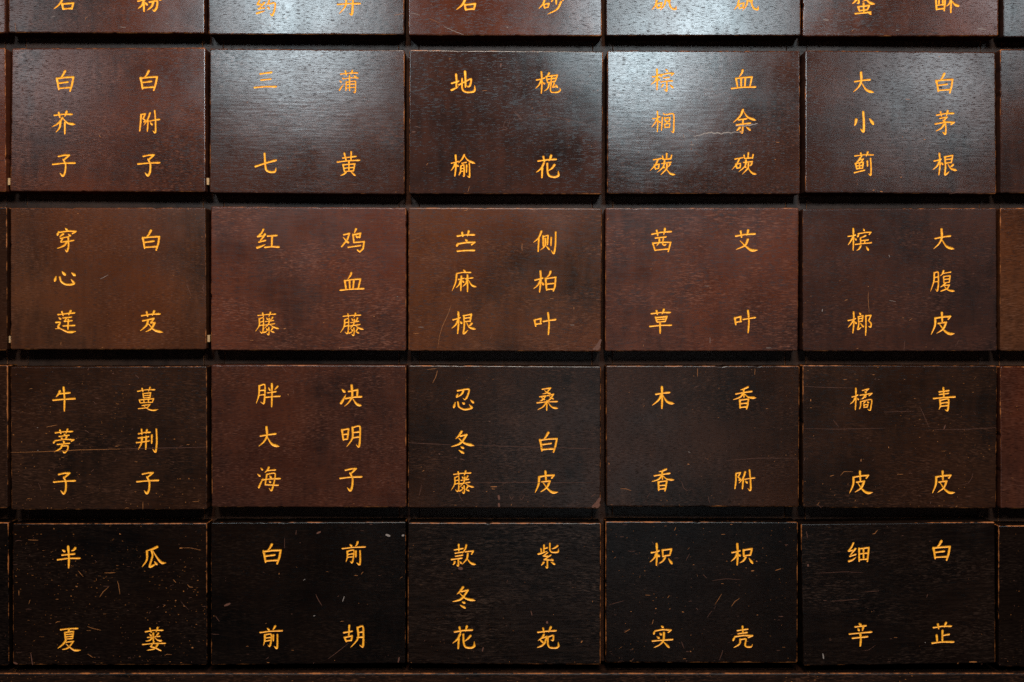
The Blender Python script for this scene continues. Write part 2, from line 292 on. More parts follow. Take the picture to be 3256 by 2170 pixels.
ch('前', 18, 'd1450,286 1470,304/p1530,264 1520,285 1505,304/h1378,328 1480,316 1602,312/p1426,354 1425,410 1410,462/g1428,354 1488,346 1485,430 1472,470 1453,456/h1434,385 1480,379/h1432,415 1480,409/s1510,354 1510,412/g1552,350 1553,430 1548,488 1518,470')
ch('胡', 20, 'h1390,1168 1472,1152/s1446,1094 1440,1200/s1398,1214 1414,1258/z1398,1214 1472,1198 1464,1244/h1414,1250 1462,1243/p1528,1114 1530,1220 1456,1316/g1530,1116 1580,1108 1585,1240 1578,1308 1549,1290/h1533,1165 1578,1158/h1528,1215 1578,1209')
ch('款', 18, 'h518,338 602,323/s562,285 563,350/h526,372 598,358/h530,403 598,392/h490,435 592,421/g556,436 556,495 540,488/p522,455 514,475 502,488/d570,455 586,472/p635,290 625,330 594,376/z628,358 706,350 690,383/p652,374 640,430 594,486/n642,424 680,470 730,486')
ch('紫', 18, 's1412,290 1410,362/h1414,325 1444,317/s1382,328 1386,368/t1356,379 1400,368 1442,352/p1543,299 1520,318 1488,330/g1470,274 1470,340 1490,363 1545,360 1556,330/z1445,366 1405,400 1452,402/z1478,390 1412,436 1492,440/d1484,428 1500,448/g1444,445 1445,500 1440,516 1424,504/p1406,462 1396,480 1382,494/d1482,460 1516,484')
ch('苑', 20, 'h1350,1162 1440,1150 1530,1145/s1402,1120 1412,1166/p1477,1110 1468,1138 1456,1164/p1410,1184 1390,1215 1349,1248/z1398,1216 1440,1204 1420,1260/p1420,1260 1390,1295 1340,1316/d1372,1237 1400,1262/g1458,1207 1502,1194 1500,1240 1478,1238/g1450,1208 1450,1280 1470,1313 1530,1317 1556,1298 1552,1260')
ch('枳', 20, 'h505,370 545,362 582,350/s557,280 562,380 556,495/p558,368 535,420 491,462/d566,387 585,405/s618,342 621,408/z620,344 705,332 690,390/h622,404 690,392/p640,417 620,450 584,476/d676,428 712,480')
ch('实', 20, 'd604,1099 624,1114/d536,1152 528,1180/z543,1150 620,1135 700,1142 675,1164/d590,1172 604,1188/d562,1207 584,1222/h516,1250 610,1241 716,1234/p632,1168 625,1240 590,1285 530,1316/d632,1262 682,1314')
ch('壳', 19, 'h1364,1145 1466,1130/s1414,1103 1418,1165/h1373,1178 1458,1165/d1338,1204 1320,1246/z1342,1207 1420,1195 1512,1198 1474,1215/p1390,1232 1385,1280 1324,1317/g1392,1236 1447,1228 1440,1290 1460,1308 1500,1306 1514,1284')
ch('细', 19, 'z545,275 530,310 498,353 540,345/t564,330 530,375 510,404/h510,407 568,386/t500,456 540,440 572,416/s601,328 604,456/z603,330 698,318 685,458/h610,380 688,372/s646,325 646,438/h607,440 684,432')
ch('辛', 20, 'd602,1074 620,1092/h562,1110 670,1097/d590,1123 602,1146/p644,1112 640,1130 634,1150/h507,1181 620,1169 726,1160/h540,1221 686,1206/s612,1172 618,1240 613,1302')
ch('芷', 20, 'h1343,1117 1430,1104 1520,1102/s1386,1080 1396,1128/p1468,1067 1460,1090 1448,1112/s1432,1145 1432,1252/h1440,1195 1498,1182/s1374,1192 1382,1256/h1330,1270 1430,1259 1542,1257')
ch('石', 25, 'h590,-42 690,-56 815,-58/p705,-50 660,40 592,100/s685,42 695,105/z690,45 808,34 792,100/h700,100 790,92')
ch('粉', 24, 'h1518,14 1595,-2/s1580,-90 1586,125/d1525,-70 1550,-30/p1635,-80 1625,-50 1608,-30/p1578,20 1560,60 1520,95/d1597,28 1622,54/p1675,-80 1650,-30 1622,0/n1700,-75 1740,-20 1780,2/g1645,22 1730,10 1725,80 1700,122 1678,108/p1688,25 1670,70 1620,116')
ch('药', 22, 'h600,-82 700,-94 810,-96/s655,-118 662,-60/p745,-120 740,-90 728,-62/z672,-50 618,50 660,46/t692,32 660,68 632,95/h630,98 695,88/t610,148 650,136 702,120/p752,-40 740,25 708,62/g738,45 812,36 802,120 780,170 755,148/d732,78 748,100')
ch('丹', 24, 'p1590,-70 1590,60 1518,155/g1592,-70 1664,-80 1665,100 1655,165 1628,146/h1500,50 1620,41 1748,40/d1618,-30 1640,0')
ch('砂', 22, 'h1515,-34 1612,-50/p1572,-40 1545,40 1498,95/s1552,42 1562,92/z1555,46 1610,36 1600,75/h1564,87 1602,76/s1690,-90 1690,45/p1650,-20 1645,5 1635,25/d1742,-35 1765,2/p1742,18 1700,100 1594,158')
ch('矾', 22, 'h625,-34 722,-50/p662,-40 640,50 602,108/s652,42 660,92/z656,42 710,32 700,78/h662,90 702,80/p748,-70 745,40 696,114/g750,-66 800,-76 796,40 820,92 864,102 866,66/d765,-12 786,22')
ch('蝥', 22, 'z610,-110 670,-125 640,-95/z590,-60 690,-80 665,-52/g645,-70 655,20 635,32/p640,-20 612,18 588,36/p740,-110 725,-80 700,-55/h705,-70 790,-82/p770,-78 750,-20 690,15/n712,-50 760,18 822,40/s648,66 662,106/z650,66 762,52 746,95/h664,106 745,96/s706,30 708,128/h622,137 700,130 778,122/d752,116 780,144')
ch('酥', 22, 'h1430,-95 1560,-108/s1442,-50 1452,100/z1444,-50 1545,-60 1530,110/s1480,-100 1476,46/s1515,-100 1514,38/h1456,55 1526,47/h1454,97 1530,88/p1660,-120 1630,-105 1590,-95/h1560,-40 1680,-55/s1602,-110 1598,132/p1598,0 1580,40 1550,68/n1606,10 1640,48 1686,68')


PROF = {
    'h': [(0, .95), (.12, .85), (.5, .78), (.85, 1.0), (.95, 1.12), (1, .9)],
    's': [(0, 1.05), (.08, 1.2), (.3, .95), (.8, .98), (1, .72)],
    'p': [(0, 1.15), (.15, 1.15), (.5, .95), (.85, .6), (1, .25)],
    'n': [(0, .45), (.25, .7), (.7, 1.35), (.82, 1.35), (1, .2)],
    'd': [(0, .45), (.45, 1.05), (.75, 1.3), (1, .8)],
    't': [(0, 1.15), (.25, 1.15), (.7, .75), (1, .3)],
    'z': [(0, .95), (.15, .85), (.5, .95), (.8, 1.0), (1, .8)],
    'g': [(0, .95), (.2, .9), (.6, .98), (.85, 1.12), (1, .3)],
}
CURVY = set('pnt')

def parse(s):
    out = []
    for st in s.split('/'):
        st = st.strip()
        pts = [tuple(float(a) for a in p.split(',')) for p in st[1:].split()]
        out.append((st[0], pts))
    return out

def sample(kind, pts):
    P = [np.array(p) for p in pts]
    if kind in CURVY and len(P) > 2 or kind in 'hsg' and len(P) > 2:
        Q = [2 * P[0] - P[1]] + P + [2 * P[-1] - P[-2]]
        tens = 1.0 if kind in CURVY else 0.75
        res = []
        for i in range(1, len(Q) - 2):
            a, b, c, d = Q[i - 1], Q[i], Q[i + 1], Q[i + 2]
            m1 = (c - a) * 0.5 * tens; m2 = (d - b) * 0.5 * tens
            for k in range(6):
                t = k / 6
                res.append((2*t**3-3*t*t+1)*b + (t**3-2*t*t+t)*m1 + (-2*t**3+3*t*t)*c + (t**3-t*t)*m2)
        res.append(P[-1])
        P = res
    else:
        res = []
        for a, b in zip(P[:-1], P[1:]):
            for k in range(6):
                res.append(a + (b - a) * k / 6)
        res.append(P[-1])
        P = res
    P = np.array(P)
    seg = np.linalg.norm(np.diff(P, axis=0), axis=1)
    cum = np.concatenate([[0], np.cumsum(seg)])
    return P, cum / max(cum[-1], 1e-6)

def glyph_field(c, box, cell, rng):
    """signed distance (positive inside), in the enlarged photo's pixels; box = where the outline lies, None = as written"""
    w, s = CH[c]
    w *= 0.98
    st = parse(s)
    allp = np.array([p for _, ps in st for p in ps])
    lo, hi = allp.min(0) - w / 2, allp.max(0) + w / 2
    if box is None:
        box = (lo[0], lo[1], hi[0], hi[1])
    sx = (box[2] - box[0]) / (hi[0] - lo[0]); sy = (box[3] - box[1]) / (hi[1] - lo[1])
    x0, y0 = box[0] - 10, box[1] - 10
    nx = int((box[2] - box[0] + 20) / cell) + 2; ny = int((box[3] - box[1] + 20) / cell) + 2
    X, Y = np.meshgrid(x0 + np.arange(nx) * cell, y0 + np.arange(ny) * cell)
    F = np.full(X.shape, -1e3)
    for kind, pts in st:
        pts = [((p[0] - lo[0]) * sx + box[0] + rng.uniform(-1.5, 1.5), (p[1] - lo[1]) * sy + box[1] + rng.uniform(-1.5, 1.5)) for p in pts]
        P, U = sample(kind, pts)
        pr = PROF[kind]
        R = np.interp(U, [a for a, _ in pr], [b for _, b in pr]) * w * 0.5 * rng.uniform(0.93, 1.07)
        for i in range(len(P) - 1):
            a, b = P[i], P[i + 1]
            d = b - a
            L2 = max(float(d @ d), 1e-9)
            t = np.clip(((X - a[0]) * d[0] + (Y - a[1]) * d[1]) / L2, 0, 1)
            D = np.hypot(X - (a[0] + t * d[0]), Y - (a[1] + t * d[1]))
            F = np.maximum(F, R[i] + t * (R[i + 1] - R[i]) - D)
    # hand-cut edge
    ph = [rng.uniform(0, 6.28) for _ in range(4)]
    F = F + 0.9 * np.sin(X * .21 + Y * .13 + ph[0]) * np.sin(Y * .25 - X * .09 + ph[1]) + 0.6 * np.sin(X * .55 + ph[2]) * np.sin(Y * .5 + ph[3])
    F[np.abs(F) < 0.02] = 0.02
    F[0, :] = F[-1, :] = np.minimum(F[0, 0], -1); F[:, 0] = F[:, -1] = -1
    return F, x0, y0

def glyph_mesh(F, x0, y0, cell, depth_k, depth_max):
    """marching squares: vertices (x, y, depth), faces, and the contour edges"""
    ny, nx = F.shape
    ins = F > 0
    verts, faces, edges = [], [], []
    vid = {}
    def corner(i, j):
        k = (i, j)
        if k not in vid:
            vid[k] = len(verts)
            verts.append((x0 + i * cell, y0 + j * cell, min(F[j, i] * depth_k, depth_max)))
        return vid[k]
    def cross(i, j, i2, j2):
        k = (i, j, i2, j2) if (i, j) < (i2, j2) else (i2, j2, i, j)
        if k not in vid:
            a, b = F[k[1], k[0]], F[k[3], k[2]]
            t = a / (a - b)
            t = min(max(t, .04), .96)
            vid[k] = len(verts)
            verts.append((x0 + (k[0] + (k[2] - k[0]) * t) * cell, y0 + (k[1] + (k[3] - k[1]) * t) * cell, 0.0))
        return vid[k]
    cnt = ins[:-1, :-1].astype(int) + ins[1:, :-1] + ins[:-1, 1:] + ins[1:, 1:]
    for j, i in zip(*np.nonzero(cnt)):
        q = [(i, j), (i + 1, j), (i + 1, j + 1), (i, j + 1)]
        f = [bool(ins[b, a]) for a, b in q]
        if all(f):
            faces.append([corner(*p) for p in q]); continue
        if f in ([True, False, True, False], [False, True, False, True]):
            for k in range(4):
                if f[k]:
                    a = cross(*q[k], *q[(k + 1) % 4]); b = cross(*q[k], *q[(k - 1) % 4])
                    faces.append([corner(*q[k]), a, b]); edges.append((a, b))
            continue
        poly, ce = [], []
        for k in range(4):
            if f[k]: poly.append(corner(*q[k]))
            if f[k] != f[(k + 1) % 4]:
                v = cross(*q[k], *q[(k + 1) % 4]); poly.append(v); ce.append(v)
        faces.append(poly); edges.append((ce[0], ce[1]))
    return verts, faces, edges

# ------------------------------------------------------------------ building helpers
def link_mesh(name, verts, faces, mats, parent=None, midx=None):
    me = bpy.data.meshes.new(name)
    me.from_pydata([tuple(v) for v in verts], [], faces)
    for m in mats: me.materials.append(m)
    if midx is not None:
        me.polygons.foreach_set('material_index', midx)
    me.update()
    o = bpy.data.objects.new(name, me)
    COL.objects.link(o)
    if parent is not None: o.parent = parent
    return o

def rounded_box(name, x0, x1, y0, y1, z0, z1, r, mat, parent, jitter=0.0, seed=0):
    bm = bmesh.new()
    bmesh.ops.create_cube(bm, size=1.0)
    for v in bm.verts:
        v.co = ((x0 + x1) / 2 + v.co.x * (x1 - x0), (y0 + y1) / 2 + v.co.y * (y1 - y0), (z0 + z1) / 2 + v.co.z * (z1 - z0))
    bmesh.ops.bevel(bm, geom=list(bm.edges), offset=r, segments=2, profile=0.5, affect='EDGES')
    me = bpy.data.meshes.new(name)
    bm.to_mesh(me); bm.free()
    me.materials.append(mat)
    o = bpy.data.objects.new(name, me)
    COL.objects.link(o)
    if parent is not None: o.parent = parent
    return o

def empty(name, loc, label, cat, group=None):
    o = bpy.data.objects.new(name, None)
    o.empty_display_size = 0.03
    COL.objects.link(o)
    o.location = loc
    o['label'] = label; o['category'] = cat
    if group: o['group'] = group
    return o

RECESS = 0.030                    # how far the frame lies behind the drawer fronts
BEV = 0.0013
CRN = 0.0017

def outline(cor, rng, chip):
    """points round a board's face (tl, tr, br, bl in x,z), each with its inward direction"""
    ctr = sum(cor, Vector((0, 0))) / 4
    pts = []
    n = 4
    for i in range(n):
        p, a, b = cor[i], cor[i - 1], cor[(i + 1) % n]
        d1 = (p - a).normalized(); d2 = (b - p).normalized()
        n1 = Vector((d1.y, -d1.x)); n2 = Vector((d2.y, -d2.x))
        if n1.dot(ctr - p) < 0: n1, n2 = -n1, -n2
        c = p + n1 * CRN + n2 * CRN
        for k in range(5):
            t = k / 4 * math.pi / 2
            d = -(n1 * math.cos(t) + n2 * math.sin(t))
            pts.append((c + d * CRN, -d))
        q = b - d2 * CRN
        s = p + d2 * CRN
        m = int((q - s).length / 0.004)
        for k in range(1, m):
            u = s + (q - s) * (k / m)
            j = rng.gauss(0, 0.00007)
            if rng.random() < chip: j += rng.uniform(0.0002, 0.0007)
            pts.append((u + n2 * j, n2))
    return pts

def triangles_without_holes(cv, ce):
    vo, eo, fo, _, oe, _ = delaunay_2d_cdt(cv, ce, [], 1, 1e-9)
    con = {frozenset(e) for e, src in zip(eo, oe) if len(src)}
    by = {}
    for i, f in enumerate(fo):
        for k in range(len(f)):
            by.setdefault(frozenset((f[k], f[(k + 1) % len(f)])), []).append(i)
    side = [None] * len(fo)
    todo = []
    for e, t in by.items():
        if len(t) == 1 and side[t[0]] is None:
            side[t[0]] = 1; todo.append(t[0])
    while todo:
        i = todo.pop(); f = fo[i]
        for k in range(len(f)):
            e = frozenset((f[k], f[(k + 1) % len(f)]))
            for j in by[e]:
                if side[j] is None:
                    side[j] = 1 - side[i] if e in con else side[i]
                    todo.append(j)
    return vo, [f for f, sd in zip(fo, side) if sd]

def marks_mesh(V, Fc, M, lines, y):
    """scratches and chips as slivers lying a hair in front of the board; lines = (points, half width, material slot)"""
    for pts, hw, mi in lines:
        base = len(V)
        yy = y - 0.00003 - 0.00003 * ((len(Fc) * 7919) % 97) / 97
        n = len(pts)
        for i, p in enumerate(pts):
            a = pts[max(i - 1, 0)]; b = pts[min(i + 1, n - 1)]
            d = (Vector(b) - Vector(a)); d.normalize()
            nn = Vector((-d.y, d.x))
            k = hw * (0.35 + 0.65 * math.sin(math.pi * (i + 0.6) / (n + 0.2)))
            V.append((p[0] + nn.x * k, yy, p[1] + nn.y * k)); V.append((p[0] - nn.x * k, yy, p[1] - nn.y * k))
        for i in range(n - 1):
            a = base + 2 * i
            Fc.append([a, a + 1, a + 3, a + 2]); M.append(mi)

def rand_line(rng, x, z, ang, L, bend):
    n = 5
    return [(x + math.cos(ang + bend * (k / n - .5)) * L * (k / (n - 1) - .5),
             z + math.sin(ang + bend * (k / n - .5)) * L * (k / (n - 1) - .5)) for k in range(n)]

CELL = 3.0
def build_drawer(row, col, cor_px, chars, mat, label, zoom, seed, nmarks, lines_px, tilt=(0, 0), push=0.0, wear=0.02, peg=False, big=1.0):
    rng = random.Random(seed * 131 + 17)
    y0 = -push
    P = [unp(x, y, y0) for x, y in cor_px]
    base = Vector(((P[2].x + P[3].x) / 2, y0 + RECESS / 2, (P[2].z + P[3].z) / 2))
    root = empty('drawer', base, label, 'drawer', 'herb drawers of the cabinet')
    root.rotation_euler = (math.radians(tilt[0]), 0, math.radians(tilt[1]))
    yf = y0 - base.y; yb = RECESS - base.y - 0.0005
    cor = [Vector((p.x - base.x, p.z - base.z)) for p in P]
    ring = outline(cor, rng, wear)
    n = len(ring)
    V, Fc, M = [], [], []
    # bevelled rim and sides
    steps = [(0.0, yb), (0.0, yf + BEV)] + [(BEV * (1 - math.cos(t)), yf + BEV * (1 - math.sin(t))) for t in [math.pi / 2 * k / 8 for k in range(1, 9)]]
    for ins, y in steps:
        for p, d in ring:
            q = p + d * ins
            V.append((q.x, y, q.y))
    for s in range(len(steps) - 1):
        for i in range(n):
            j = (i + 1) % n
            Fc.append([s * n + i, s * n + j, (s + 1) * n + j, (s + 1) * n + i]); M.append(0)
    Fc.append(list(range(n))); M.append(0)
    # characters cut into the board
    zx, zy, zs = zoom
    glyphs = []
    def loc(gx, gy):
        p = unp(zx + gx / zs, zy + gy / zs, y0)
        return (p.x - base.x, p.z - base.z)
    k_m = PX / zs
    cverts = [Vector((V[(len(steps) - 1) * n + i][0], V[(len(steps) - 1) * n + i][2])) for i in range(n)]
    cedges = [(i, (i + 1) % n) for i in range(n)]
    for c, box in chars:
        F, gx0, gy0 = glyph_field(c, box, CELL, rng)
        gv, gf, ge = glyph_mesh(F, gx0, gy0, CELL, 0.75 * k_m, 0.00055)
        gv3 = []
        for x, y, d in gv:
            lx, lz = loc(x, y)
            gv3.append((lx, yf + d, lz))
        b = len(cverts)
        idm = {}
        for a, e in ge:
            for q in (a, e):
                if q not in idm:
                    idm[q] = b + len(idm)
                    cverts.append(Vector((gv3[q][0], gv3[q][2])))
            cedges.append((idm[a], idm[e]))
        glyphs.append((c, gv3, gf))
    vo, fo = triangles_without_holes(cverts, cedges)
    b = len(V)
    for v in vo: V.append((v.x, yf, v.y))
    for f in fo:
        a = [vo[k] for k in f]
        area = sum(a[k].x * a[(k + 1) % len(a)].y - a[(k + 1) % len(a)].x * a[k].y for k in range(len(a)))
        f = list(f)
        if area < 0: f.reverse()
        Fc.append([b + k for k in f]); M.append(0)
    # marks
    lines = []
    x0, x1 = min(c.x for c in cor) + .002, max(c.x for c in cor) - .002
    z0, z1 = min(c.y for c in cor) + .002, max(c.y for c in cor) - .002
    for _ in range(nmarks):
        u = rng.random()
        z = z0 + (z1 - z0) * (rng.random() if u < .6 else rng.random() ** 2.5)
        x = rng.uniform(x0, x1)
        L = min(rng.expovariate(1 / 0.0012) + 0.0005, 0.008)
        ang = rng.choice([0, 0, 0.05, -0.05, 0, rng.uniform(-1.5, 1.5), rng.uniform(0.3, 1.2)])
        lines.append((rand_line(rng, x, z, ang, L, rng.uniform(-.5, .5)), rng.uniform(0.00009, 0.00024) * big, rng.choice([0, 2, 2])))
    for w, mi, pts in lines_px:
        q = []
        jag = 7 if mi == 1 and len(pts) > 3 else 1.2
        for a, bb in zip(pts[:-1], pts[1:]):
            for k in range(4):
                q.append((a[0] + (bb[0] - a[0]) * k / 4 + rng.uniform(-1.2, 1.2), a[1] + (bb[1] - a[1]) * k / 4 + rng.uniform(-jag, jag)))
        q.append(pts[-1])
        lines.append(([loc(*p) for p in q], w * (0.62 if w < 9 else 0.85) * k_m / 2, mi))
    marks_mesh(V, Fc, M, [(p, w, mi + 1) for p, w, mi in lines], yf)
    panel = link_mesh('front_panel', V, Fc, [mat] + MARKS, root, M)
    for c, gv3, gf in glyphs:
        g = link_mesh('gold_character', gv3, gf, [GOLD], panel)
        at = g.data.attributes.new('depth', 'FLOAT', 'POINT')
        at.data.foreach_set('value', [min(1.0, (p[1] - yf) / 0.00055) for p in gv3])
        g['label'] = 'gold painted character ' + c
    if peg:
        px = cor[2].x
        rounded_box('side_peg', px - 0.0008, px + 0.0024, yf + 0.006, yf + 0.016, 0.0075, 0.0145, 0.0004, PEG, root)
    return root

# ------------------------------------------------------------------ the cabinet behind the drawers
GAPS = [24.5, 662.0, 1295.0, 1921.0, 2547.5, 3175.0]            # middles of the gaps between columns, photo pixels
RAILS = [(103, 166), (604, 668), (1106, 1170), (1606, 1672)]     # gaps between rows
FRAME = lambda nm, sd, sz, wr=0.15: lacquer(nm, sd, (0.066, 0.032, 0.0215), (0.033, 0.0175, 0.013), (0.04, 0.022, 0.015), 0.35, 0.15, 0.34, wr, sz, 0.010, 0.2, 0.4)
cab = empty('medicine_cabinet', (0, RECESS + 0.25, unp(1628, 2140, -0.004).z - 0.20), 'dark lacquered wooden cabinet frame holding the rows of drawers', 'cabinet')
inv = cab.location
def part(name, x0, x1, ya, yb, z0, z1, r, mat):
    o = rounded_box(name, x0 - inv.x, x1 - inv.x, ya - inv.y, yb - inv.y, z0 - inv.z, z1 - inv.z, r, mat, cab)
    return o
xs = [unp(g, 1085, 0).x for g in GAPS]
xs = [xs[0] - (xs[1] - xs[0])] + xs + [xs[-1] + (xs[-1] - xs[-2])]
ztop, zbot = unp(1628, -420, 0).z, unp(1628, 2125, 0).z
DW = 0.0205
dm = FRAME('divider_lacquer', 901, (DW, ztop - zbot), -1.2)
for i, x in enumerate(xs):
    part('divider', x - DW / 2, x + DW / 2, RECESS, RECESS + 0.40, zbot, ztop, 0.0004, dm)
rm = [FRAME('rail_lacquer_%d' % k, 910 + k, (0.18, 0.034), 0.1) for k in range(3)]
zr = [(unp(1628, -420, 0).z - 0.02, unp(1628, -420, 0).z)]
for a, b in RAILS:
    za, zb = unp(1628, a - 16, 0).z, unp(1628, b + 20, 0).z
    zr.append((zb, za))
for k, (za, zb) in enumerate(zr):
    for i in range(len(xs) - 1):
        part('rail', xs[i] + DW / 2 + 0.0004, xs[i + 1] - DW / 2 - 0.0004, RECESS + 0.0003, RECESS + 0.40, za, zb, 0.0004, rm[(k + i) % 3])
part('back_board', xs[0], xs[-1], RECESS + 0.402, RECESS + 0.412, zbot, ztop, 0.001, dm)
bm_ = lacquer('plinth_lacquer', 930, (0.010, 0.0048, 0.0034), (0.005, 0.003, 0.0024), (0.065, 0.025, 0.013), 0.8, 0.9, 0.45, 0.7, (xs[-1] - xs[0], 0.20), 0.008, 1.2, 0.434)
bz = unp(1628, 2140, -0.004).z
part('base_rail', xs[0] - DW / 2, xs[-1] + DW / 2, -0.004, RECESS + 0.40, bz - 0.20, bz, 0.0022, bm_)

# ------------------------------------------------------------------ the drawers
K = 660 / 2070
ZR = {0: None, 1: 140, 2: 640, 3: 1140, 4: 1640}
ZC = [None, 0, 650, 1280, 1910, 2540]
# tone of each board: base, dark, streak
RED = ((0.067, 0.0187, 0.0098), (0.030, 0.0115, 0.0085), (0.140, 0.052, 0.033))
BRN = ((0.064, 0.0205, 0.0085), (0.026, 0.0110, 0.0065), (0.120, 0.048, 0.027))
DIM = ((0.037, 0.0140, 0.0098), (0.018, 0.0100, 0.0088), (0.095, 0.040, 0.028))
DRK = ((0.0205, 0.0080, 0.0044), (0.0100, 0.0050, 0.0034), (0.080, 0.033, 0.019))
BLK = ((0.0050, 0.0026, 0.0019), (0.0022, 0.0014, 0.0012), (0.036, 0.019, 0.013))
SPEC = {'E': .020, 'R': .019, 'B': .020, 'M': .020, 'D': .022, 'K': .018}
RDK = tuple(tuple(a * 0.70 for a in c) for c in RED)
TONE = {'E': RDK, 'R': RED, 'B': BRN, 'M': DIM, 'D': DRK, 'K': BLK}

# row, column, four corners (tl, tr, br, bl), characters with the box they fill, tone, grain, specks, marks, wear, tilt (x, z), push, label, drawn marks
D = []
def dr(row, col, cor, chars, tone, grain, speck, marks, wear, tilt, push, label, lines=(), peg=False, rough=0.205, peel=0.5):
    D.append((row, col, cor, chars, tone, grain, speck, marks, wear, tilt, push, label, lines, peg, rough, peel))

# --- topmost row, its upper part outside the picture
dr(0, 0, [(-610, -350), (16, -350), (17, 106), (-610, 104)], [], 'R', .5, .2, 8, .3, (0, 0), 0, 'plain strip of a brown drawer cut by the left edge of the photo, topmost row')
dr(0, 1, [(26, -348), (650, -348), (650, 107), (26.6, 104.6)], [('石', None), ('粉', None)], 'R', .55, .25, 14, .75, (0, 0), 0, 'reddish brown top-row drawer ending in gold characters 石 and 粉',
   [(5, 0, [(165, 250), (178, 355)]), (6, 0, [(965, 186), (945, 195), (935, 228)]), (7, 1, [(565, 192), (605, 180)]), (7, 1, [(1315, 298), (1385, 304)]), (6, 1, [(1820, 258), (1850, 260)])])
dr(0, 2, [(662, -345), (1285, -345), (1285, 111), (663, 110)], [('药', None), ('丹', None)], 'M', .7, .2, 14, .6, (.3, 0), 0, 'grey sheened top-row drawer ending in gold characters 药 and 丹',
   [(8, 0, [(930, 190), (935, 210)]), (7, 0, [(755, 275), (760, 290)]), (5, 0, [(2120, 170), (2230, 148)]), (4, 2, [(600, 255), (680, 265), (740, 300)])], peel=0.9)
dr(0, 3, [(1298, -344), (1913, -344), (1914, 115), (1299, 113)], [('石', (582, -55, 818, 122)), ('砂', None)], 'R', .3, .3, 14, .55, (0, .4), 0, 'brown top-row drawer with curved scratch under gold characters 石 and 砂',
   [(6, 1, [(85, 150), (150, 158), (190, 172)]), (4, 0, [(290, 205), (360, 235), (410, 262)]), (7, 1, [(450, 285), (530, 330), (610, 362), (670, 380)]), (8, 1, [(1140, 302), (1162, 308)])])
dr(0, 4, [(1927, -345), (2546, -345), (2546, 115), (1927.5, 114)], [('矾', None), ('矾', (1495, -86, 1778, 130))], 'M', .3, .15, 8, .4, (-.2, -.8), 0, 'pale shining top-row drawer under the lamp, gold character 矾 on both halves',
   [(7, 2, [(760, 96), (800, 110), (855, 132)])], peel=0.8, rough=0.22)
dr(0, 5, [(2556, -343), (3174, -343), (3173, 116), (2555, 114)], [('蝥', None), ('酥', None)], 'R', .35, .25, 10, .6, (1.0, -1.6), 0, 'reddish top-row drawer ending in gold characters 蝥 and 酥',
   [(9, 1, [(290, 200), (350, 204)]), (6, 0, [(580, 322), (605, 300)]), (8, 1, [(1040, 310), (1065, 312)]), (9, 1, [(1875, 295), (1960, 312)])])
dr(0, 6, [(3188, -341), (3812, -341), (3812, 120), (3189, 119)], [], 'M', .3, .2, 8, .4, (0, .2), 0, 'bluish sliver of drawer cut by the right edge of the photo, topmost row')

# --- second row
dr(1, 0, [(-610, 153), (17, 153), (19, 611), (-610, 611)], [], 'R', .5, .2, 8, .5, (0, 0), 0, 'reddish sliver of drawer at the left edge beside drawer 白芥子, second row', peg=True)
dr(1, 1, [(31.5, 152), (652, 151.5), (655, 613), (31, 610)], [('白', None), ('芥', None), ('子', None), ('白', (1388, 258, 1573, 473)), ('附', None), ('子', (1368, 1100, 1604, 1328))],
   'R', .6, .15, 12, .35, (-1.8, -1.0), 0, 'reddish brown drawer with gold characters 白芥子 and 白附子',
   [(8, 0, [(985, 910), (1000, 935)]), (7, 1, [(775, 280), (782, 286)]), (7, 1, [(1850, 362), (1858, 374)])], peg=True)
dr(1, 2, [(666, 154.5), (1286, 159), (1286, 619), (666.6, 614)], [('三', None), ('七', None), ('蒲', None), ('黄', None)],
   'M', .95, .1, 14, .45, (-.8, 0), 0, 'grained grey-brown drawer with gold characters 三七 and 蒲黄',
   [(7, 1, [(140, 420), (180, 424)]), (7, 2, [(920, 1380), (935, 1440)]), (5, 2, [(1010, 1390), (1010, 1440)]), (5, 2, [(1060, 1345), (1120, 1350), (1160, 1400), (1180, 1450)]), (6, 2, [(1440, 1408), (1530, 1405)]), (5, 2, [(1200, 1450), (1265, 1438)])], peel=1.0)
dr(1, 3, [(1300.7, 160), (1917.7, 163), (1914.5, 618), (1300.7, 617)], [('地', None), ('榆', None), ('槐', None), ('花', None)],
   'M', .25, .35, 20, .5, (.1, .9), 0, 'dim brown drawer with tool-like scratched mark, gold characters 地榆 and 槐花',
   [(12, 2, [(978, 155), (992, 160)]), (14, 2, [(980, 195), (975, 232)]), (5, 2, [(1100, 668), (1190, 765)]), (5, 2, [(1118, 668), (1195, 755)]), (4, 2, [(1060, 748), (1190, 752)]), (4, 2, [(1150, 712), (1300, 706), (1450, 720), (1600, 742), (1780, 785), (1930, 828)]),
    (4, 2, [(1050, 748), (1015, 780), (998, 855)]), (4, 2, [(1068, 760), (1062, 795), (1040, 815)]), (6, 2, [(1010, 825), (1045, 850)]), (6, 2, [(990, 855), (1040, 858)]), (7, 2, [(120, 822), (175, 838)]), (9, 2, [(88, 880), (128, 880)]), (5, 0, [(665, 1420), (650, 1475)]), (6, 0, [(1285, 552), (1295, 555)]), (5, 2, [(1340, 575), (1372, 585)])])
